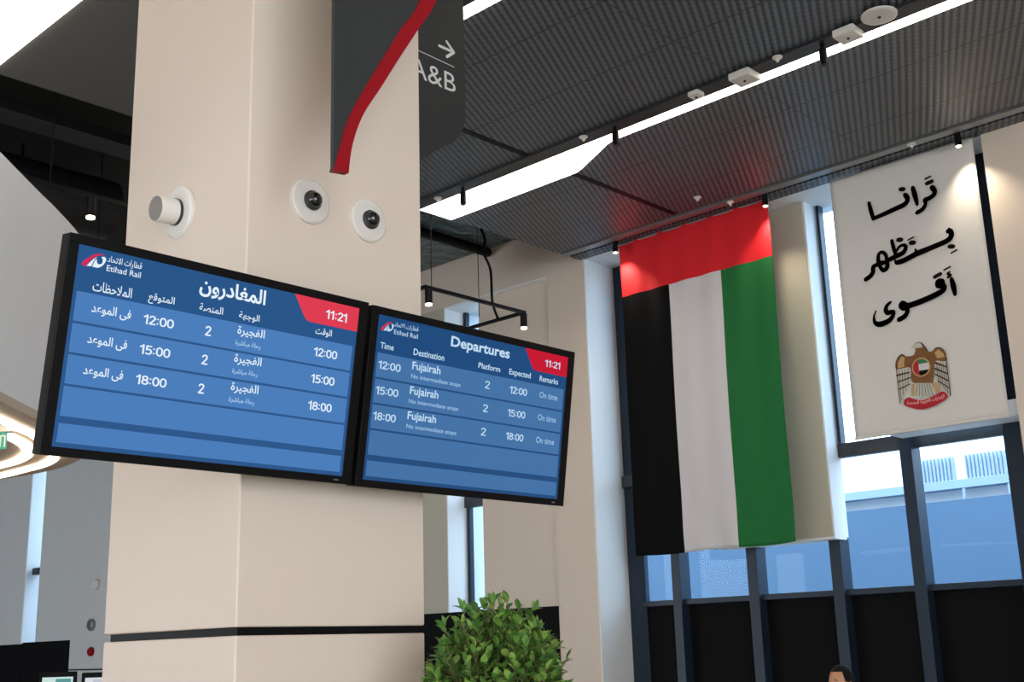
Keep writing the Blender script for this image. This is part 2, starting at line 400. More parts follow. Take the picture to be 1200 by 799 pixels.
# ------------------------------------------------------------------ column
XC0, XC1, YC0, YC1 = 2.515, 3.43, 3.78, 4.74
col = struct('column', MB().box(XC0, XC1, YC0, YC1, H+.107, ZC), M['column'], bevel=.006)
obj('column_groove', MB().box(XC0+.02, XC1-.02, YC0+.02, YC1-.02, H+.07, H+.115), M['black'], col)
obj('column_base', MB().box(XC0, XC1, YC0, YC1, 0, H+.077), M['column'], col, bevel=.006)

# ------------------------------------------------------------------ mezzanine with lit soffit
def catmull(pts, steps=6):
    out = []
    for i in range(len(pts)-1):
        p0, p1, p2, p3 = pts[max(i-1, 0)], pts[i], pts[i+1], pts[min(i+2, len(pts)-1)]
        for j in range(steps):
            t = j/steps
            out.append(tuple(.5*(2*p1[c] + (-p0[c]+p2[c])*t + (2*p0[c]-5*p1[c]+4*p2[c]-p3[c])*t*t + (-p0[c]+3*p1[c]-3*p2[c]+p3[c])*t**3) for c in range(len(p1))))
    out.append(tuple(pts[-1])); return out
edge = catmull([(-2.0, 2.3), (.6, 4.85), (3.13, 7.38), (3.61, 7.85), (3.99, 8.25), (4.33, 8.68), (4.56, 9.12), (4.66, 9.55), (4.67, 9.95), (4.6, 10.5), (4.35, 11.2), (3.4, 12.4), (.5, 13.6), (-2.0, 14.0)])
poly = edge + [(-9, 14), (-9, 2.3)]
mez = struct('wall_mezzanine', MB().prism(poly, H+1.66, H+3.15, lambda p, q, d: (p, q, d)), M['fascia'])
obj('mezzanine_soffit', MB().prism(poly, H+1.6, H+1.66, lambda p, q, d: (p, q, d)), M['soffit'], mez)
def led_line(name, pts, wd, label):
    pts = catmull(pts, 8); L, Q = [], []
    for i, p in enumerate(pts):
        a, b = pts[max(i-1, 0)], pts[min(i+1, len(pts)-1)]
        dx, dy = b[0]-a[0], b[1]-a[1]; l = math.hypot(dx, dy)
        L.append((p[0]-dy/l*wd/2, p[1]+dx/l*wd/2)); Q.append((p[0]+dy/l*wd/2, p[1]-dx/l*wd/2))
    mb = MB(); n = len(pts)
    for z in (H+1.575, H+1.6): mb.v += [(x, y, z) for x, y in L+Q]
    for i in range(n-1):
        mb.f += [(i, i+1, n+i+1, n+i), (2*n+i, 3*n+i, 3*n+i+1, 2*n+i+1), (i, 2*n+i, 2*n+i+1, i+1), (n+i, n+i+1, 3*n+i+1, 3*n+i)]
    mb.mi = [0]*len(mb.f)
    return tag(obj(name, mb, M['led']), label, 'light', 'light lines under the mezzanine')
led_line('led_line_light', [(.5, 5.1), (3.33, 7.86), (3.88, 8.42), (4.25, 8.95), (4.42, 9.4), (4.45, 9.9), (4.38, 10.6), (3.9, 11.5), (2.5, 12.6)], .075, 'outer glowing light line following the curved edge of the beige soffit')
led_line('led_line_light', [(1.4, 6.3), (3.1, 7.93), (3.76, 8.55), (4.03, 8.93), (4.17, 9.33), (4.2, 9.75), (4.1, 10.3), (3.5, 11.3)], .085, 'inner glowing U-shaped light line beside the green exit sign')

# ------------------------------------------------------------------ ceiling light strips
def light_strip(x, label, ya=-8.5):
    t = thing('light_strip', label, 'ceiling light', (x, 0, ZC), (0, 0, 0), 'linear ceiling light strips')
    out = [(0, ya), (.13, ya), (.13, 7.1), (.16, 7.22), (.46, 7.82), (.51, 7.95), (.51, 9.97), (0, 9.97)]
    obj('diffuser', MB().prism(out, -.03, -.004, lambda p, q, d: (p, q, d)), M['lamp'], t)
    obj('service_channel', MB().box(-.20, -.012, ya, 9.97, -.03, -.002), M['darkmetal'], t)
    return t
light_strip(9.04, 'long glowing ceiling light strip running from beside the column towards the top right')
light_strip(6.20, 'ceiling light strip just showing beside the charcoal sign with the arrow')
for k, nm in ((.58, 'first'), (-2.26, 'second'), (-5.1, 'third')):  # unseen strips added at the row's spacing to brighten the left side
    light_strip(k, 'added unseen ceiling light strip above and behind the photographer, %s from the bright corner panel' % nm)
light_strip(3.40, 'bright ceiling light panel in the top left corner of the photo', 5.2)

# dark slot across the ceiling, under the light strip
tag(obj('linear_air_slot', MB().box(7.4, 8.83, 8.0, 8.075, ZC-.006, ZC-.001).box(9.56, 11.5, 8.0, 8.075, ZC-.006, ZC-.001), M['black']), 'long black slot crossing the dark ceiling on both sides of the light strip', 'air slot')

def hang_spot(name, loc, label, group, lamp=0, tilt=(0, 0, 0), rad=.035):
    t = thing(name, label, 'spotlight', loc, tilt, group)
    obj('mount', MB().lathe([(.02, 0), (.02, -.05)], 12), M['black'], t)
    obj('lamp_body', MB().lathe([(rad, -.05), (rad, -.19), (rad-.004, -.20)], 20), M['black'], t, smooth=False)
    obj('lens', MB().lathe([(rad-.006, -.2005), (rad-.006, -.207), (rad*.5, -.212)], 20), M['bulb'] if lamp else M['darkmetal'], t)
    return t
def spot_lamp(loc, target, watts, size=95, blend=1.0):
    l = bpy.data.lights.new('spot_beam', 'SPOT'); l.energy = watts; l.color = (1, .86, .66); l.spot_size = R(size); l.spot_blend = blend; l.shadow_soft_size = .03
    o = bpy.data.objects.new('spot_beam', l); C.objects.link(o); o.location = loc
    o.rotation_euler = (Vector(target)-Vector(loc)).to_track_quat('-Z', 'Y').to_euler()
    return o
for y, lab, tgt in ((9.19, 'small lit ceiling spotlight above the left corner of the flag', 9.0),
                    (6.92, 'small lit ceiling spotlight above the right corner of the flag', 7.05),
                    (4.57, 'small lit ceiling spotlight above the right corner of the white banner', 4.45)):
    hang_spot('track_spotlight', (11.76, y, ZC+.05), lab, 'lit spotlights along the window wall', 1)
    spot_lamp((11.76, y, ZC-.18), (12.05, tgt, ZC-1.5), SPOT)
for y, lab in ((9.12, 'unlit black spot hanging beside the wide lit part of the light strip, nearest the column'), (6.9, 'unlit black spot hanging where the light strip narrows'),
               (4.55, 'unlit black spot hanging beside the narrow light strip near the two square boxes')):
    hang_spot('ceiling_spot', (8.93, y, ZC-.03), lab, 'unlit spots along the light strip', 0)
def ceil_box(name, x, y, s, label, cat, hgt=.07):
    t = thing(name, label, cat, (x, y, ZC-.03), (0, 0, 0), 'boxes along the light strip')
    obj('box_body', MB().box(-s, s, -s, s, -hgt, 0), M['plastic'], t, bevel=.012)
    obj('indicator', MB().lathe([(.012, -hgt), (.012, -hgt-.012), (.006, -hgt-.016)], 12), M['darkmetal'], t)
ceil_box('sensor_box', 8.90, 5.34, .11, 'off-white square sensor box beside the middle of the light strip', 'sensor')
ceil_box('sensor_box', 8.87, 4.27, .10, 'off-white square sensor box beside the round white ceiling disc', 'sensor')
ceil_box('sensor_box', 8.88, 5.87, .06, 'smallest off-white box beside the light strip', 'sensor', .05)
t = thing('ceiling_disc', 'round white ceiling disc at the top of the photo beside the light strip', 'speaker', (8.82, 3.95, ZC-.03))
obj('disc_plate', MB().lathe([(.15, 0), (.15, -.015), (.13, -.022)], 36), M['plastic'], t)
obj('disc_centre', MB().lathe([(.015, -.022), (.015, -.03)], 12), M['darkmetal'], t)
for x, y, lab in ((8.93, 9.54, 'small round white downlight beside the strip next to the column'), (8.87, 7.27, 'small round white downlight beside the strip near its narrowing'), (8.84, 4.95, 'small round white downlight between two sensor boxes'),
                  (11.64, 7.32, 'small white sprinkler disc on the ceiling above the red part of the flag'), (11.25, 7.52, 'small white sprinkler disc on the ceiling beyond the end of the black slot'), (11.64, 5.02, 'small white sprinkler disc on the ceiling above the white banner')):
    z = ZC-.03 if x < 9 else (ZC if x < 11.55 else ZC-.015)
    tag(obj('ceiling_fitting', MB().lathe([(.045, 0), (.045, -.01), (.02, -.025), (.012, -.05)], 20), M['plastic']), lab, 'ceiling fitting', 'small round ceiling fittings').location = (x, y, z)

# ------------------------------------------------------------------ departure screens
TILT = R(8.8)
UI = dict(bg=screen_mat('display ground', (44, 86, 138)), row=screen_mat('display row', (74, 125, 187)), head=screen_mat('display heading', (38, 84, 136)),
          line=screen_mat('display line', (32, 78, 128)), red=screen_mat('display red', (222, 58, 80)), white=screen_mat('display white', (226, 240, 250)), soft=screen_mat('display pale', (176, 208, 238)), logored=screen_mat('display crimson', (205, 40, 88)))
UI2 = dict(bg=screen_mat('second display ground', (36, 76, 124)), row=screen_mat('second display row', (68, 114, 166)), head=screen_mat('second display heading', (28, 74, 124)),
           line=screen_mat('second display line', (22, 64, 110)), red=screen_mat('second display red', (196, 20, 48)), white=screen_mat('second display white', (190, 218, 242)), soft=screen_mat('second display pale', (156, 192, 226)), logored=screen_mat('second display crimson', (205, 50, 80)))  # dimmer version of UI: glare and viewing angle put into the colours
def departure_screen(org, W, ui, texts, label, arm_u, esc=1.0):
    t = thing('departure_screen', label, 'screen', org, (PI/2+TILT, 0, 0), 'departure screens on the column')
    h = .716
    obj('casing', MB().box(0, W, -h, 0, -.055, -.006), M['black'], t, bevel=.004)
    b = MB().box(0, W, -.031, 0, -.006, .004).box(0, W, -h, -.687, -.006, .004).box(0, .036, -.687, -.031, -.006, .004).box(W-.044, W, -.687, -.031, -.006, .004)
    obj('bezel', b, M['black'], t, bevel=.002)
    obj('mount_bracket', MB().box(arm_u-.12, arm_u+.12, -.52, -.2, -.14, -.055), M['darkmetal'], t)
    obj('brand_plate', MB().box(W*.94-.01, W*.94+.01, -.705, -.700, .004, .0055), M['metal'], t)
    x0, x1 = .036, W-.044
    d = obj('display_panel', MB().box(x0, x1, -.687, -.031, -.006, 0), ui['bg'], t)
    obj('heading_band', MB().box(x0, x1, -.182, -.031, 0, .0006), ui['head'], d)
    cuts = [.182, .284, .386, .488, .592]
    for k in range(4): obj('display_row', MB().box(x0+.014, x1-.014, -cuts[k+1]+.004, -cuts[k]-(.001 if k == 0 else .004), 0, .0008), ui['row'], d)
    obj('display_row', MB().box(x0+.014, x1-.014, -.672, -.611, 0, .0008), ui['row'], d)
    obj('clock_panel', flat([(.888, -.031), (x1, -.031), (x1, -.124), (.972, -.124), (.955, -.121), (.945, -.113), (.935, -.1)], .0016), ui['red'], d)
    for nm, body, bx, m, fat in texts:
        text(nm, body, (bx[0], bx[1], -bx[2], -bx[3]), ui[m], d, .0024, fat)
    g = [[(.052, .092), (.056, .083), (.073, .068), (.09, .054), (.109, .048), (.126, .049), (.101, .058), (.087, .07), (.076, .082), (.068, .098), (.056, .099)],
         [(.069, .097), (.079, .083), (.09, .07), (.102, .06), (.097, .067), (.09, .08), (.086, .095)],
         [(.089, .096), (.092, .085), (.095, .075), (.102, .068), (.102, .076), (.106, .083), (.114, .083), (.121, .078), (.122, .069), (.12, .062), (.115, .058), (.125, .055), (.133, .059), (.133, .068), (.128, .079), (.12, .089), (.108, .096), (.098, .096)]]
    g = [[(.052+(x-.052)*esc, .074+(y-.074)*esc) for x, y in q] for q in g]
    obj('emblem_swoosh', flat([(x, -y) for x, y in g[0]], .0024), ui['logored'], d)
    obj('emblem_letter', flat([(x, -y) for x, y in g[1]], .0026, flat([(x, -y) for x, y in g[2]], .0028)), ui['white'], d)
    return t
a = arabic
P3 = .102
T1 = [('heading_text', a('المغادرون'), (.488, .763, .045, .116), 'white', .026), ('emblem_text', a('قطارات الاتحاد'), (.139, .262, .047, .075), 'white', .006), ('emblem_text', 'Etihad Rail', (.139, .262, .079, .099), 'white', .006),
      ('column_heading', a('الملاحظات'), (.100, .239, .139, .173), 'white', .009), ('column_heading', a('المتوقع'), (.300, .399, .139, .177), 'white', .009), ('column_heading', a('المنصة'), (.497, .592, .139, .166), 'white', .009),
      ('column_heading', a('الوجهة'), (.659, .746, .139, .171), 'white', .009), ('column_heading', a('الوقت'), (.999, 1.076, .138, .171), 'white', .009), ('time_text', '11:21', (1.038, 1.140, .063, .099), 'white', .014)]
for k, tm in enumerate(('12:00', '15:00', '18:00')):
    o = k*P3
    T1 += [('remark_text', a('فى الموعد'), (.106, .246, .212+o, .251+o), 'white', .014), ('expected_time', tm, (.292, .407, .215+o, .249+o), 'white', .008), ('platform_number', '2', (.530, .555, .214+o, .249+o), 'white', .006),
           ('destination_text', a('الفجيرة'), (.660, .776, .190+o, .230+o), 'white', .014), ('destination_note', a('رحلة مباشرة'), (.657, .764, .243+o, .266+o), 'soft', .012), ('departure_time', tm, (1.001, 1.112, .214+o, .249+o), 'white', .006)]
T2 = [('heading_text', 'Departures', (.435, .791, .052, .110), 'white', .026), ('emblem_text', a('قطارات الاتحاد'), (.120, .248, .047, .072), 'white', .004), ('emblem_text', 'Etihad Rail', (.121, .249, .078, .097), 'white', .004),
      ('column_heading', 'Time', (.058, .128, .140, .165), 'white', .014), ('column_heading', 'Destination', (.234, .405, .138, .165), 'white', .014), ('column_heading', 'Platform', (.606, .740, .139, .164), 'white', .014),
      ('column_heading', 'Expected', (.797, .936, .138, .172), 'white', .014), ('column_heading', 'Remarks', (.996, 1.121, .141, .167), 'white', .014), ('time_text', '11:21', (1.023, 1.127, .063, .096), 'white', .014)]
for k, tm in enumerate(('12:00', '15:00', '18:00')):
    o = k*P3
    T2 += [('departure_time', tm, (.056, .174, .213+o, .247+o), 'white', .006), ('destination_text', 'Fujairah', (.234, .391, .191+o, .234+o), 'white', .018), ('destination_note', 'No intermediate stops', (.233, .511, .243+o, .265+o), 'soft', .014),
           ('platform_number', '2', (.655, .686, .212+o, .245+o), 'white', .004), ('expected_time', tm, (.809, .921, .213+o, .247+o), 'white', .006), ('remark_text', 'On time', (1.004, 1.126, .213+o, .241+o), 'soft', .010)]
departure_screen((1.675, 3.522, H+1.342), 1.24, UI, T1, 'left departures screen with white Arabic text on blue, black frame', 1.08)
departure_screen((2.936, 3.5225, H+1.338), 1.222, UI2, T2, 'right departures screen with English text headed Departures, black frame', .26, .80)

# ------------------------------------------------------------------ fittings on the column
def cctv(x, z, label):
    t = thing('dome_camera', label, 'security camera', (x, YC0, H+z), (PI/2, 0, 0), 'dome cameras on the column')
    obj('mount_plate', MB().lathe([(.096, 0), (.096, .012), (.088, .018), (.05, .020)], 40), M['plastic'], t)
    obj('dome', MB().sphere((0, 0, .03), .036, 20, 12), M['dome'], t, smooth=True)
    obj('collar', MB().lathe([(.042, .016), (.042, .03), (.037, .034)], 24), M['darkmetal'], t)
    return t
cctv(2.812, 1.813, 'dome camera on a round white plate, nearer the red-edged sign')
cctv(3.120, 1.805, 'dome camera on a round white plate, nearer the right edge of the column')
t = thing('wall_speaker', 'grey-fronted cylinder speaker on a round plate on the left face of the column', 'speaker', (XC0, 4.28, H+1.83), (0, -R(4), 0))
obj('mount_plate', MB().lathe([(.112, 0), (.112, -.014), (.102, -.02)], 40, 'X'), M['plastic'], t)
obj('swivel_ring', MB().lathe([(.058, -.018), (.058, -.032)], 32, 'X'), M['darkmetal'], t)
obj('speaker_barrel', MB().lathe([(.055, -.030), (.055, -.110), (.053, -.116)], 36, 'X'), M['plastic'], t)
obj('speaker_grille', MB().lathe([(.052, -.1155), (.052, -.119)], 36, 'X'), M['speakergrey'], t)

# ------------------------------------------------------------------ hanging signs
cur = catmull([(2.632, 1.743), (2.651, 1.866), (2.701, 2.001), (2.795, 2.155), (2.891, 2.315), (2.992, 2.478), (3.095, 2.653), (3.17, 2.95), (3.19, 3.6), (3.19, 5.125)], 6)
inn = catmull([(2.562, 1.734), (2.593, 1.849), (2.637, 1.981), (2.715, 2.127), (2.804, 2.283), (2.896, 2.442), (3.003, 2.616), (3.075, 2.93), (3.1, 3.6), (3.1, 5.125)], 6)
t = thing('hanging_sign', 'charcoal blade sign with a curved red edge hanging in front of the column', 'sign', (0, 3.3, H))
fn = lambda p, q, d: (p, d, q)
obj('sign_body', MB().prism(inn + [(2.556, 5.125)], 0, .018, fn), M['sign'], t)
red = MB()
for i in range(len(inn)-1): red.prism([inn[i], cur[i], cur[i+1], inn[i+1]], -.003, .024, fn)
obj('red_edge', red, M['red'], t)['label'] = 'curved red edge band'
t = thing('wayfinding_sign', 'charcoal hanging sign with arrow and A&B, partly behind the column', 'sign', (0, 5.0, H), (PI/2, 0, 0))
out = [(4.932, 5.12), (4.933, 3.4), (4.925, 3.25), (4.895, 3.17), (4.83, 3.09), (4.70, 3.0), (4.53, 2.88), (4.3, 2.73), (4.05, 2.58), (3.98, 5.12)]
obj('sign_body', MB().prism(out, -.1, 0, lambda p, q, d: (p, q, d)), M['sign'], t)
text('lettering_text', 'A&B', (4.462, 4.846, 3.548, 3.420), M['signwhite'], t, .003)
obj('rule_line', flat([(4.40, 3.606), (4.837, 3.598), (4.837, 3.603), (4.40, 3.611)], .003), M['signwhite'], t)
obj('arrow', stroke_mb([[(4.708, 3.704, .02), (4.832, 3.704, .02)], [(4.772, 3.758, .02), (4.836, 3.704, .02)], [(4.772, 3.650, .02), (4.836, 3.704, .02)]], .003), M['signwhite'], t)

# ------------------------------------------------------------------ flag
def flag():
    t = thing('flag', 'tall hanging red, black, white and green flag on the window wall', 'flag', (11.9, 9.24, ZC))
    W, L, nx, nz = 2.27, 4.05, 96, 90
    mb = MB(); rnd = random.Random(4)
    for j in range(nz+1):
        v = j/nz
        for i in range(nx+1):
            u = i/nx
            f = .012*math.sin(u*37+1.2*math.sin(v*3))*(1-.35*v) + .018*math.sin(u*13+.7+v*1.5)*v + .03*math.sin(v*5+u*2)*v*.5
            f += .012*math.sin(u*22 - v*30)*max(0, v-.75)*2
            xx = W*u*(1-.012*v) + .006*math.sin(v*9)
            mb.v.append((f, -xx, -L*v - .02*math.sin(PI*u)*v - .012*math.sin(u*9)*v))
    for j in range(nz):
        for i in range(nx):
            n = nx+1; mb.f.append((j*n+i, j*n+i+1, (j+1)*n+i+1, (j+1)*n+i))
            v, u = (j+.5)/nz, (i+.5)/nx
            mb.mi.append(0 if v < .1833 else 1 if u < 1/3 else 2 if u < .675 else 3)
    o = obj('flag_cloth', mb, [M['flag_red'], M['flag_black'], M['flag_white'], M['flag_green']], t, smooth=True)
    s = o.modifiers.new('thick', 'SOLIDIFY'); s.thickness = .004
    obj('top_rod', MB().tube([(0, .01, -.012), (0, -W-.01, -.012)], .011), M['metal'], t)
    return t
flag()

# ------------------------------------------------------------------ banner with calligraphy and emblem
bn = thing('banner', 'tall white banner with black Arabic calligraphy and an eagle emblem', 'banner', (11.955, 6.175, H), (PI/2, 0, -PI/2))
# banner local frame: x runs to the right along the wall, y is up, z points into the hall
mb = MB(); nx, nz = 24, 40
for j in range(nz+1):
    for i in range(nx+1):
        u, v = i/nx, j/nz
        mb.v.append((1.68*u, 5.115-3.0*v, .006*math.sin(u*7)*math.sin(PI*v)-.004))
mb.f = [(j*(nx+1)+i, j*(nx+1)+i+1, (j+1)*(nx+1)+i+1, (j+1)*(nx+1)+i) for j in range(nz) for i in range(nx)]; mb.mi = [0]*len(mb.f)
o = obj('banner_cloth', mb, M['cloth_white'], bn, smooth=True); s = o.modifiers.new('thick', 'SOLIDIFY'); s.thickness = .004
obj('top_rod', MB().tube([(-.01, 5.112, -.006), (1.69, 5.112, -.006)], .012), M['metal'], bn)
obj('bottom_hem', MB().tube([(-.004, 2.118, -.006), (1.684, 2.118, -.006)], .016), M['cloth_white'], bn)
W1 = [[(0.456, 4.722, 0.035), (0.468, 4.629, 0.044), (0.488, 4.522, 0.04)], [(0.488, 4.526, 0.04), (0.616, 4.544, 0.046), (0.751, 4.567, 0.049), (0.849, 4.583, 0.049), (0.896, 4.613, 0.046), (0.903, 4.654, 0.049), (0.884, 4.691, 0.049)], [(0.837, 4.772, 0.042), (0.875, 4.761, 0.042)], [(0.978, 4.75, 0.04), (0.992, 4.655, 0.049), (1.005, 4.547, 0.033)], [(1.192, 4.687, 0.053), (1.214, 4.641, 0.049), (1.198, 4.599, 0.044), (1.141, 4.577, 0.044), (1.097, 4.571, 0.044), (1.099, 4.529, 0.035), (1.061, 4.479, 0.042), (0.994, 4.455, 0.044)], [(1.138, 4.749, 0.039), (1.2, 4.756, 0.039)], [(1.126, 4.804, 0.018), (1.191, 4.816, 0.018)]]
W2 = [[(1.318, 4.18, 0.03), (1.303, 4.155, 0.044)], [(1.303, 4.158, 0.044), (1.331, 4.151, 0.05), (1.332, 4.1, 0.05), (1.28, 4.059, 0.05), (1.134, 4.032, 0.052), (0.938, 4.003, 0.056)], [(0.925, 4.052, 0.022), (0.937, 4.005, 0.04)], [(0.939, 4.005, 0.054), (0.797, 3.967, 0.052), (0.707, 3.96, 0.048), (0.685, 3.985, 0.024)], [(0.699, 4.065, 0.024), (0.746, 4.127, 0.026), (0.802, 4.135, 0.032), (0.821, 4.103, 0.04), (0.787, 4.053, 0.046), (0.695, 4.03, 0.05), (0.593, 4.009, 0.042)], [(0.672, 4.22, 0.034), (0.683, 4.138, 0.038), (0.698, 4.051, 0.034)], [(0.588, 4.01, 0.036), (0.585, 4.075, 0.036), (0.545, 4.119, 0.034), (0.501, 4.096, 0.034), (0.499, 4.007, 0.046), (0.581, 3.997, 0.04)], [(0.497, 3.988, 0.034), (0.518, 3.933, 0.038), (0.546, 3.909, 0.042), (0.586, 3.936, 0.044), (0.592, 4.004, 0.04)], [(0.498, 3.993, 0.04), (0.427, 3.978, 0.044), (0.415, 3.919, 0.044), (0.374, 3.879, 0.046), (0.321, 3.857, 0.046)], [(0.746, 4.209, 0.044), (0.781, 4.2, 0.044)], [(0.884, 4.14, 0.044), (0.919, 4.131, 0.044)], [(0.856, 4.177, 0.014), (0.922, 4.194, 0.014)], [(1.301, 3.989, 0.042), (1.339, 3.979, 0.042)], [(1.308, 3.913, 0.016), (1.371, 3.933, 0.016)]]
W3 = [[(1.277, 3.636, 0.038), (1.287, 3.558, 0.052), (1.294, 3.463, 0.036)], [(1.27, 3.717, 0.016), (1.24, 3.701, 0.02), (1.275, 3.679, 0.024), (1.24, 3.663, 0.024)], [(1.209, 3.751, 0.016), (1.281, 3.771, 0.016)], [(1.098, 3.699, 0.036), (1.167, 3.719, 0.036)], [(1.15, 3.579, 0.036), (1.117, 3.596, 0.036), (1.129, 3.638, 0.05), (1.171, 3.633, 0.056), (1.162, 3.602, 0.06), (1.192, 3.576, 0.044), (1.173, 3.538, 0.05), (1.099, 3.508, 0.054), (0.923, 3.471, 0.056), (0.766, 3.452, 0.056)], [(0.757, 3.461, 0.05), (0.712, 3.497, 0.048), (0.691, 3.466, 0.048), (0.719, 3.433, 0.048)], [(0.757, 3.442, 0.046), (0.753, 3.385, 0.042), (0.714, 3.346, 0.046), (0.653, 3.325, 0.05)], [(0.583, 3.538, 0.024), (0.535, 3.51, 0.034), (0.515, 3.466, 0.044), (0.536, 3.427, 0.05), (0.6, 3.428, 0.034), (0.588, 3.382, 0.04), (0.535, 3.336, 0.05), (0.433, 3.319, 0.056), (0.376, 3.35, 0.04), (0.371, 3.419, 0.02), (0.4, 3.476, 0.014)]]
for wd in (W1, W2, W3): obj('calligraphy_word', stroke_mb(wd, .010, k=1.18), M['ink'], bn)
EM = {'body': [(0.797, 3.026), (0.829, 3.04), (0.869, 3.023), (0.899, 2.976), (0.933, 2.917), (0.992, 2.917), (1.024, 2.937), (1.07, 2.928), (1.109, 2.872), (1.115, 2.773), (0.996, 2.801), (0.967, 2.663), (0.949, 2.614), (0.921, 2.573), (0.758, 2.601), (0.711, 2.656), (0.714, 2.784), (0.563, 2.788), (0.562, 2.864), (0.596, 2.917), (0.641, 2.938), (0.675, 2.914), (0.753, 2.905), (0.785, 2.928), (0.796, 2.967)], 'headw': [(0.79, 3.021), (0.828, 3.034), (0.862, 3.019), (0.881, 2.974), (0.803, 2.977)], 'beak': [(0.797, 3.026), (0.759, 3.01), (0.744, 2.986), (0.792, 2.98)], 'shl': [(0.583, 2.855), (0.633, 2.922), (0.668, 2.904), (0.65, 2.801), (0.582, 2.796)], 'shr': [(1.0, 2.887), (1.045, 2.919), (1.091, 2.87), (1.104, 2.827), (1.022, 2.825)], 'wingl': [(0.563, 2.788), (0.714, 2.784), (0.71, 2.656), (0.677, 2.569), (0.611, 2.475), (0.559, 2.414)], 'wingr': [(0.992, 2.796), (1.115, 2.779), (1.116, 2.579), (1.116, 2.409), (1.065, 2.469), (0.989, 2.556)], 'tail': [(0.759, 2.607), (0.922, 2.579), (0.969, 2.468), (0.881, 2.437), (0.798, 2.439), (0.725, 2.474)], 'ribbon': [(0.611, 2.446), (0.665, 2.467), (0.721, 2.44), (0.819, 2.412), (0.958, 2.444), (1.03, 2.469), (1.079, 2.438), (1.072, 2.388), (0.957, 2.339), (0.807, 2.314), (0.692, 2.347), (0.608, 2.395)], 'legl': [(0.711, 2.604), (0.746, 2.598), (0.725, 2.468), (0.69, 2.48)], 'legr': [(0.937, 2.564), (0.981, 2.586), (1.015, 2.483), (0.971, 2.456)]}
ES = [[(0.562, 2.864, 0.009), (0.596, 2.917, 0.01), (0.641, 2.939, 0.011), (0.675, 2.914, 0.009)], [(0.869, 3.026, 0.01), (0.899, 2.976, 0.014), (0.928, 2.921, 0.009)], [(0.992, 2.917, 0.009), (1.024, 2.937, 0.011), (1.07, 2.928, 0.011), (1.109, 2.872, 0.011), (1.115, 2.773, 0.01), (1.115, 2.409, 0.009)], [(0.562, 2.864, 0.009), (0.559, 2.414, 0.009)], [(0.558, 2.724, 0.019), (0.702, 2.733, 0.014)], [(0.562, 2.653, 0.015), (0.704, 2.674, 0.014)], [(0.562, 2.571, 0.015), (0.693, 2.607, 0.011)], [(0.993, 2.784, 0.021), (1.107, 2.717, 0.014)], [(0.986, 2.722, 0.019), (1.115, 2.642, 0.015)], [(0.984, 2.659, 0.015), (1.115, 2.568, 0.015)], [(1.004, 2.587, 0.011), (1.114, 2.489, 0.011)], [(0.59, 2.765, 0.006), (0.578, 2.452, 0.006)], [(0.624, 2.768, 0.006), (0.609, 2.499, 0.006)], [(0.658, 2.77, 0.006), (0.64, 2.546, 0.006)], [(0.692, 2.773, 0.006), (0.671, 2.593, 0.006)], [(1.011, 2.781, 0.006), (1.007, 2.564, 0.006)], [(1.034, 2.774, 0.006), (1.028, 2.535, 0.006)], [(1.058, 2.767, 0.006), (1.049, 2.505, 0.006)], [(1.081, 2.759, 0.006), (1.069, 2.476, 0.006)], [(1.105, 2.752, 0.006), (1.09, 2.447, 0.006)], [(0.775, 2.592, 0.005), (0.749, 2.473, 0.005)], [(0.802, 2.588, 0.005), (0.785, 2.463, 0.005)], [(0.828, 2.583, 0.005), (0.82, 2.452, 0.005)], [(0.854, 2.579, 0.005), (0.857, 2.451, 0.005)], [(0.88, 2.574, 0.005), (0.893, 2.45, 0.005)], [(0.906, 2.57, 0.005), (0.929, 2.448, 0.005)]]
def smooth_poly(p): return catmull(p + [p[0]], 4)[:-1]
em = obj('emblem_eagle', flat(smooth_poly(EM['body']), .010), M['e_brown'], bn)
obj('emblem_wing', flat(EM['wingl'], .0104), M['e_feather'], em); obj('emblem_wing', flat(EM['wingr'], .0104), M['e_feather'], em)
obj('emblem_tail', flat(EM['tail'], .0104), M['e_feather'], em)
for q, nm in (('shl', 'emblem_shoulder'), ('shr', 'emblem_shoulder'), ('legl', 'emblem_leg'), ('legr', 'emblem_leg')): obj(nm, flat(EM[q], .0109), M['e_gold'], em)
obj('emblem_head', flat(EM['headw'], .0108, flat(EM['beak'], .0108)), M['e_feather'], em)
obj('emblem_outline', stroke_mb(ES, .0112), M['e_dark'], em)
obj('emblem_ribbon', flat(smooth_poly(EM['ribbon']), .0185), M['e_red'], em)
text('emblem_script', a('الإمارات العربية المتحدة'), (.640, 1.055, 2.42, 2.365), M['e_pink'], em, .0195, .012, lambda x: .38*(x-.82)**2)
cx, cy = .84, 2.763
def disc(rad, x0=-9, x1=9, y0=-9, y1=9, n=48): return [(cx+min(max(rad*math.cos(2*PI*k/n), x0), x1), cy+min(max(rad*math.sin(2*PI*k/n), y0), y1)) for k in range(n)]
obj('emblem_ring', flat(disc(.103), .0186), M['e_gold'], em)
obj('emblem_disc', flat(disc(.088), .0190), M['flag_white'], em)
obj('emblem_green', flat(disc(.088, x0=-.03, y0=.036), .0194), M['e_green'], em)
obj('emblem_black', flat(disc(.088, x0=-.03, y1=-.036), .0194), M['ink'], em)
obj('emblem_red', flat(disc(.088, x1=-.026), .0196), M['e_red'], em)

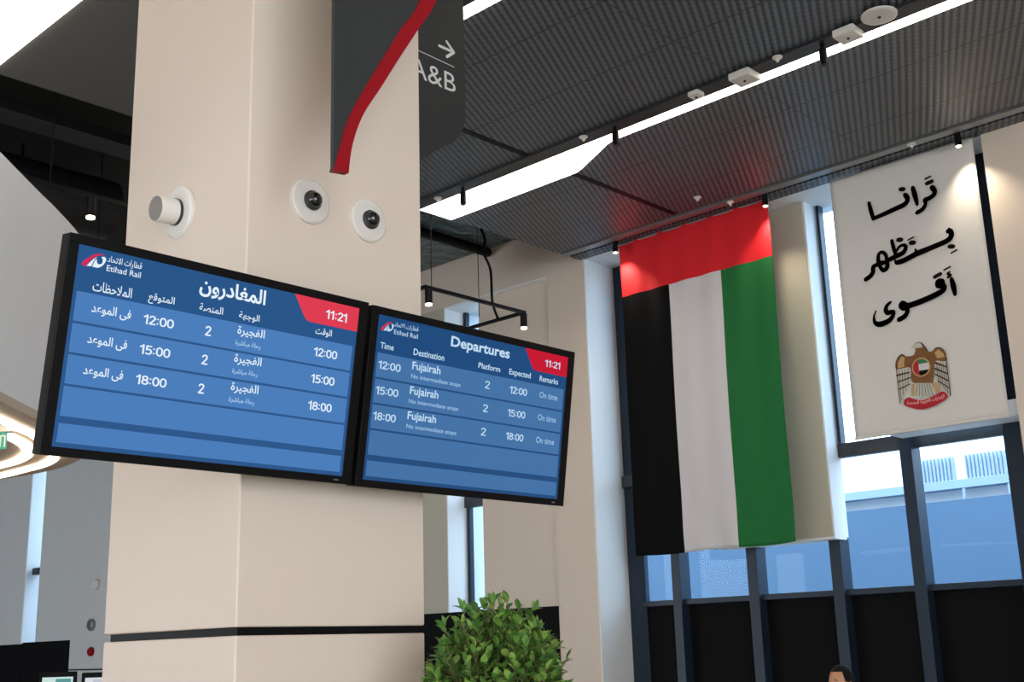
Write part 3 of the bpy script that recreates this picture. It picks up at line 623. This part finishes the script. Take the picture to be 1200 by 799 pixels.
# ------------------------------------------------------------------ dark void above: ducts and hanging track lights
tag(obj('foil_blanket', MB().box(7.6, 11.98, 10.15, 13.6, H+5.735, H+5.845), M['foil']), 'dark crumpled foil insulation under the black ceiling beyond the column', 'insulation')
tag(obj('black_pipe', MB().tube([(7.8, 11.7, H+5.66), (11.95, 11.7, H+5.66)], .07, 14), M['black'], smooth=True), 'thin black pipe running below the foil insulation beyond the column', 'pipe')
def duct(pts, rad, label, hang):
    o = tag(obj('air_duct', MB().tube(pts, rad, 28), M['duct']), label, 'duct', 'black air ducts in the dark void')
    for x, y, z in hang: obj('hanger_strap', MB().box(x-.015, x+.015, y-.004, y+.004, z, H+5.86 if x < 7.6 else H+5.735), M['black'], o)
duct([(7.6, 12.0, H+5.12), (10.62, 12.0, H+5.12)], .27, 'round black duct ending beside the right edge of the column', [(8.2, 12, H+5.3), (10.2, 12, H+5.3)])
duct([(1.0, 12.9, H+5.3), (6.6, 12.9, H+5.3)], .36, 'large round black duct in the dark void left of the column', [(2.0, 12.9, H+5.6), (5.5, 12.9, H+5.6)])
duct(catmull([(2.0, 15.5, H+5.5), (3.6, 14.8, H+5.45), (5.0, 14.4, H+5.2), (7.2, 14.4, H+5.1)]), .24, 'bent black duct behind the large round duct left of the column', [(3.6, 14.8, H+5.6), (6.5, 14.4, H+5.3)])
tag(obj('cable_tray', MB().box(2.0, 7.2, 11.0, 11.35, H+5.30, H+5.33).box(2.0, 7.2, 11.0, 11.02, H+5.33, H+5.42).box(2.0, 7.2, 11.33, 11.35, H+5.33, H+5.42), M['duct']), 'black cable tray in the dark void left of the column', 'cable tray')
def track_frame(x0, x1, y0, y1, z, label, lamps, cables, cord=None):
    t = thing('track_light_frame', label, 'track light', (x0, y0, z), (0, 0, 0), 'hanging track light frames')
    W, D = x1-x0, y1-y0
    for bx in ((0, W, -.02, .02), (0, W, D-.02, D+.02), (-.02, .02, -.02, D+.02), (W-.02, W+.02, -.02, D+.02)):
        obj('track_bar', MB().box(*bx, 0, .04), M['black'], t)
    for lx, ly in lamps:
        l = obj('lamp_head', MB().lathe([(.045, 0), (.045, -.17), (.04, -.18)], 20), M['black'], t); l.location = (lx, ly, 0)
        obj('lens', MB().lathe([(.040, -.1805), (.040, -.20), (.02, -.205)], 20), M['bulb'], l)
    for lx, ly in cables:
        obj('suspension_wire', MB().tube([(lx, ly, .04), (lx, ly, H+5.735-z)], .006, 6), M['black'], t)
    if cord:
        obj('power_cord', MB().tube(catmull([Vector(p) for p in cord], 6), .018, 8), M['black'], t, smooth=True)
    return t
track_frame(9.25, 10.97, 10.12, 11.6, H+4.2, 'black square track light frame hanging near the window beyond the column', [(.05, 0), (1.71, 0)], [(.1, 1.2), (1.45, .55), (.1, 0)],
            [(1.6, .62, 1.53), (1.57, .62, 1.35), (1.62, .58, 1.15), (1.55, .55, .95), (1.63, .5, .7), (1.6, .45, .25), (1.66, .42, .03), (1.71, .45, .02), (1.72, .5, .04)])
track_frame(3.3, 6.1, 9.98+.05, 12.0, H+4.2, 'black track light frame hanging in the dark void left of the column', [(1.66, 0), (1.9, .9)], [(1.4, 1.9), (1.25, 0), (2.7, 1.9)])

# ------------------------------------------------------------------ exit sign, wall devices, kiosk
t = thing('exit_sign', 'green exit sign hanging under the beige soffit at the left edge', 'sign', (3.50, 8.14, H+1.6), (0, 0, R(-44)))
obj('housing', MB().box(-.30, .06, -.03, .03, -.05, 0), M['plastic'], t, bevel=.006)
obj('sign_panel', MB().box(-.28, .02, -.006, .006, -.165, -.05), M['exitgreen'], t)
obj('pictogram_print', stroke_mb([[(-.175, -.075, .022), (-.175, -.076, .022)], [(-.17, -.09, .02), (-.16, -.115, .018), (-.185, -.15, .012)], [(-.16, -.115, .014), (-.135, -.145, .012)], [(-.11, -.11, .014), (-.05, -.11, .014)], [(-.07, -.09, .014), (-.05, -.11, .014)], [(-.07, -.13, .014), (-.05, -.11, .014)], [(-.02, -.075, .010), (-.02, -.15, .010)], [(-.02, -.075, .010), (.01, -.075, .010)], [(.01, -.075, .010), (.01, -.15, .010)]], .0075, k=1.0), M['signwhite'], t).rotation_euler = (PI/2, 0, 0)
def device(y, z, rad, m, label):
    o = tag(obj('wall_device', MB().lathe([(rad, 0), (rad, -.05), (rad*.7, -.08)], 20, 'X'), m), label, 'wall fitting', 'round fittings on the grey pier')
    o.location = (12, y, H+z)
device(22.99, 1.51, .11, M['plastic'], 'round pale fitting on the grey pier, topmost of three')
device(23.10, .72, .12, M['metal'], 'round metal fitting on the grey pier, middle of three')
device(23.05, .20, .09, M['red'], 'small dark red fitting on the grey pier, lowest of three')
def kiosk(x, y, wd, hgt, label, cols):
    t = thing('information_kiosk', label, 'kiosk', (x, y, 0), (0, 0, R(-32)), 'kiosks at the lower left')
    obj('pedestal', MB().box(-.2, .2, -.1, .1, 0, .06).box(-.06, .06, -.05, .05, .06, hgt-.45), M['black'], t, bevel=.01)
    c = obj('screen_casing', MB().box(-wd/2, wd/2, -.04, .04, hgt-.5, hgt), M['black'], t, bevel=.008)
    obj('screen_face', MB().box(-wd/2+.04, wd/2-.04, -.046, -.04, hgt-.46, hgt-.06), screen_mat('kiosk screen', cols[0]), c)
    obj('screen_picture', MB().box(-.02, wd/2-.06, -.049, -.046, hgt-.42, hgt-.08), screen_mat('kiosk picture', cols[1]), c)
kiosk(6.88, 14.0, .42, H-.1, 'black kiosk with a lit green and white screen, lower left of the column', [(200, 225, 220), (90, 150, 150)])
kiosk(7.27, 13.85, .30, H-.12, 'black kiosk with a pale lit screen, nearer the column', [(215, 215, 225), (190, 190, 205)])

# ------------------------------------------------------------------ potted tree
def tree():
    rnd = random.Random(11)
    cx, cy, cz = 3.31, 3.25, H-.16
    t = thing('potted_tree', 'leafy green potted tree in front of the right side of the column', 'plant', (cx, cy, 0))
    obj('planter', MB().lathe([(.20, 0), (.25, .5), (.26, .52), (.235, .52), (.23, .47)], 32), M['pot'], t)
    obj('soil', MB().lathe([(.225, .44), (.228, .47), (.1, .478)], 24), M['soil'], t)
    br = MB().tube([(0, 0, .47), (.01, 0, 1.0), (-.01, .01, 1.5), (0, 0, cz)], [.03, .026, .022, .012], 10)
    lf = MB()
    def leaf(p, d, up, L):
        d = d.normalized(); s = d.cross(up)
        if s.length < 1e-3: s = d.orthogonal()
        s.normalize(); n = s.cross(d); wd = L*.27
        prof = [(0, .06), (.22, .7), (.5, 1), (.78, .72), (1, .05)]
        vs = []
        for a_, b_ in prof:
            c = p + d*(L*a_) - n*(L*.22*a_*a_)
            vs += [c + s*wd*b_ + n*wd*.35*b_, c, c - s*wd*b_ + n*wd*.35*b_]
        fs = []
        for i in range(4): fs += [(3*i, 3*i+1, 3*i+4, 3*i+3), (3*i+1, 3*i+2, 3*i+5, 3*i+4)]
        lf.add(vs, fs)
    N = 300
    for k in range(N):
        zz = 1-2*(k+.5)/N; ph = k*2.39996 + rnd.uniform(-.2, .2)
        d = Vector((math.sqrt(1-zz*zz)*math.cos(ph), math.sqrt(1-zz*zz)*math.sin(ph), zz))
        rad = .248*(1+rnd.uniform(-.16, .13))
        if zz > .75: rad *= 1.06
        end = Vector((d.x*rad, d.y*rad, cz + d.z*rad*1.12))
        start = Vector((d.x*rad*.3, d.y*rad*.3, cz-.12 + d.z*rad*.35))
        end.z += .03*rnd.random()
        br.tube([start, start.lerp(end, .6)+Vector((0, 0, -.01)), end], [.006, .004, .002], 5)
        ax = (end-start).normalized()
        for j in range(9):
            f = .50 + .5*j/8
            p = start.lerp(end, f)
            side = ax.orthogonal().normalized(); side.rotate(Matrix.Rotation(j*2.3+k, 3, ax))
            leaf(p, ax*rnd.uniform(.25, .9) + side*rnd.uniform(.6, 1.0) + Vector((0, 0, .25)), Vector((rnd.uniform(-.3, .3), rnd.uniform(-.3, .3), 1)), rnd.uniform(.042, .060))
        for q in range(2):
            leaf(end, ax + Vector((rnd.uniform(-.6, .6), rnd.uniform(-.6, .6), rnd.uniform(0, .6))), Vector((0, 0, 1)) if abs(ax.z) < .9 else Vector((1, 0, 0)), rnd.uniform(.036, .052))
    obj('branches', br, M['bark'], t, smooth=True)
    obj('foliage', lf, M['leaf'], t, smooth=True)
tree()

# ------------------------------------------------------------------ person passing by the window wall
def skin_mesh(verts, edges, radii, sub=2):
    me = bpy.data.meshes.new('figure'); me.from_pydata(verts, edges, [])
    o = bpy.data.objects.new('figure', me); C.objects.link(o)
    s = o.modifiers.new('skin', 'SKIN'); me.skin_vertices.new() if not me.skin_vertices else None
    for i, r_ in enumerate(radii): me.skin_vertices[0].data[i].radius = r_ if isinstance(r_, tuple) else (r_, r_)
    me.skin_vertices[0].data[0].use_root = True
    b = o.modifiers.new('sub', 'SUBSURF'); b.levels = sub; b.render_levels = sub
    dg = bpy.context.evaluated_depsgraph_get(); dg.update()
    m2 = bpy.data.meshes.new_from_object(o.evaluated_get(dg))
    bpy.data.objects.remove(o); bpy.data.meshes.remove(me)
    mb = MB(); mb.add([v.co.copy() for v in m2.vertices], [tuple(p.vertices) for p in m2.polygons]); bpy.data.meshes.remove(m2)
    return mb
def person():
    # local frame: faces +X, left side is +Y, 1.8 m tall
    t = thing('person', 'person with short black hair in dark clothes, walking past the black window panels', 'person', (8.10, 4.45, 0), (0, 0, R(158)))
    V, E, Rd = [], [], []
    def vtx(p, r_): V.append(p); Rd.append(r_); return len(V)-1
    def chain(start, pts):
        prev = start
        for p, r_ in pts:
            i = vtx(p, r_); E.append((prev, i)); prev = i
        return prev
    pelvis = vtx((0, 0, .96), (.15, .11))
    chest = chain(pelvis, [((.01, 0, 1.12), (.14, .105)), ((.02, 0, 1.32), (.165, .115)), ((.0, 0, 1.46), (.10, .08))])
    neck = chain(chest, [((.015, 0, 1.52), .056), ((.03, 0, 1.60), .054)])
    sh = 2
    for s, sw in ((1, .10), (-1, -.10)):
        hip = chain(pelvis, [((0, s*.10, .90), .095), ((.05*s, s*.105, .50), .062), ((.10*s-.04, s*.105, .10), .042)])
        chain(hip, [((.10*s-.03, s*.105, .045), .042), ((.10*s+.12, s*.12, .03), .032)])
        wr = chain(chest, [((0, s*.17, 1.44), .062), ((-sw*.3, s*.225, 1.16), .044), ((.02-sw*.5, s*.235, .92), .030)])
        palm = chain(wr, [((.03-sw*.5, s*.232, .86), .034)])
        bx = .03-sw*.5
        for k, (fx, ln) in enumerate(((.028, .07), (.010, .08), (-.009, .075), (-.026, .06))):
            chain(palm, [((bx+fx, s*.232, .825), .010), ((bx+fx+.006, s*.226, .825-ln*.5), .0085), ((bx+fx+.012, s*.214, .825-ln), .0075)])
        chain(palm, [((bx+.042, s*.215, .845), .011), ((bx+.05, s*.205, .81), .009)])
    body = skin_mesh(V, E, Rd, 1)
    # head: rings shaped with brow, nose, lips and chin
    n, m = 40, 34
    hd = []
    for i in range(m+1):
        v = i/m; z = -.12 + .245*v
        t_ = (z-.0)/.125
        prof = math.sqrt(max(0, 1-min(1, abs(t_))**2.3))
        jaw = max(0, -t_); wx, wy = .098*prof*(1-.12*jaw), .076*prof*(1-.20*jaw)
        for k in range(n):
            a_ = 2*PI*k/n; ca, sa = math.cos(a_), math.sin(a_)
            x = wx*ca + (.012*jaw if ca > 0 else .018*jaw); y = wy*sa
            fr = max(0, ca)**10
            def g(c, s_): return math.exp(-((z-c)/s_)**2)
            x += max(0, ca)**40*(.024*g(-.028, .013) + .010*g(-.008, .016)) + fr*(.006*g(.018, .010) - .006*g(.002, .008) + .006*g(-.062, .006) + .005*g(-.073, .006) - .003*g(-.067, .003) + .010*g(-.108, .014))
            hd.append((x+.035, y, z+1.695))
    lo = sum((Vector(p) for p in hd[:n]), Vector())/n; hi = sum((Vector(p) for p in hd[-n:]), Vector())/n
    hd = hd[n:-n] + [tuple(lo), tuple(hi)]; q = len(hd)
    fs = [(i*n+k, i*n+(k+1) % n, (i+1)*n+(k+1) % n, (i+1)*n+k) for i in range(m-2) for k in range(n)]
    fs += [(q-2, (k+1) % n, k) for k in range(n)] + [(q-1, (m-2)*n+k, (m-2)*n+(k+1) % n) for k in range(n)]
    body.add(hd, fs)
    for s in (1, -1):
        body.sphere((.022, s*.074, 1.688), .033, 12, 8, (.55, .28, 1))
    b = obj('body', body, M['skin'], t, smooth=True)
    rm = b.modifiers.new('one surface', 'REMESH'); rm.mode = 'VOXEL'; rm.voxel_size = .006; rm.use_smooth_shade = True
    for s in (1, -1):
        obj('eye', MB().sphere((.112, s*.030, 1.700), .012, 12, 8), M['eye'], t, smooth=True)
        obj('eyebrow', MB().tube([(.122, s*.014, 1.722), (.120, s*.032, 1.726), (.108, s*.048, 1.720)], [.004, .005, .003], 6), M['hair'], t)
    hr = MB(); n, m = 40, 18
    for i in range(m+1):
        v = i/m
        for k in range(n):
            a_ = 2*PI*k/n; ca, sa = math.cos(a_), math.sin(a_)
            low = .088 if ca > .45 else (.02 if ca > .1 else -.01 if ca > -.3 else -.065)
            z = low + (.133-low)*v
            t_ = z/.133; pr = math.sqrt(max(0, 1-min(1, abs(t_))**2.3))
            hr.v.append((.101*pr*ca+.034+(.018*max(0, -t_) if ca < 0 else 0), .080*pr*sa, 1.695+z))
    hr.f = [(i*n+k, i*n+(k+1) % n, (i+1)*n+(k+1) % n, (i+1)*n+k) for i in range(m) for k in range(n)]; hr.mi = [0]*len(hr.f)
    h = obj('hair', hr, M['hair'], t, smooth=True)
    so = h.modifiers.new('thick', 'SOLIDIFY'); so.thickness = .012; so.offset = -1
    # clothes
    V2, E2, Rd2 = [], [], []
    V, E, Rd = V2, E2, Rd2
    def vtx(p, r_): V2.append(p); Rd2.append(r_); return len(V2)-1
    def chain(start, pts):
        prev = start
        for p, r_ in pts:
            i = vtx(p, r_); E2.append((prev, i)); prev = i
        return prev
    hem = vtx((0, 0, .78), (.20, .15)); ch = chain(hem, [((0, 0, .92), (.185, .14)), ((.01, 0, 1.12), (.165, .125)), ((.02, 0, 1.32), (.185, .135)), ((0, 0, 1.47), (.115, .095)), ((.01, 0, 1.52), (.072, .068))])
    for s, sw in ((1, .10), (-1, -.10)):
        E2.append((4, vtx((0, s*.175, 1.44), .078))); chain(len(V2)-1, [((-sw*.3, s*.228, 1.16), .058), ((.02-sw*.5, s*.236, .94), .045)])
    obj('jacket', skin_mesh(V2, E2, Rd2, 2), M['shirt'], t, smooth=True)
    V2, E2, Rd2 = [], [], []
    w0 = vtx((0, 0, 1.02), (.165, .125))
    for s in (1, -1): chain(w0, [((0, s*.10, .86), .108), ((.05*s, s*.105, .50), .078), ((.10*s-.04, s*.105, .10), .066)])
    obj('trousers', skin_mesh(V2, E2, Rd2, 1), M['trouser'], t, smooth=True)
    for s in (1, -1):
        obj('shoe', MB().sphere((.10*s+.06, s*.115, .045), .05, 16, 8, (2.7, .95, .9)), M['black'], t, smooth=True)
    return t
person()
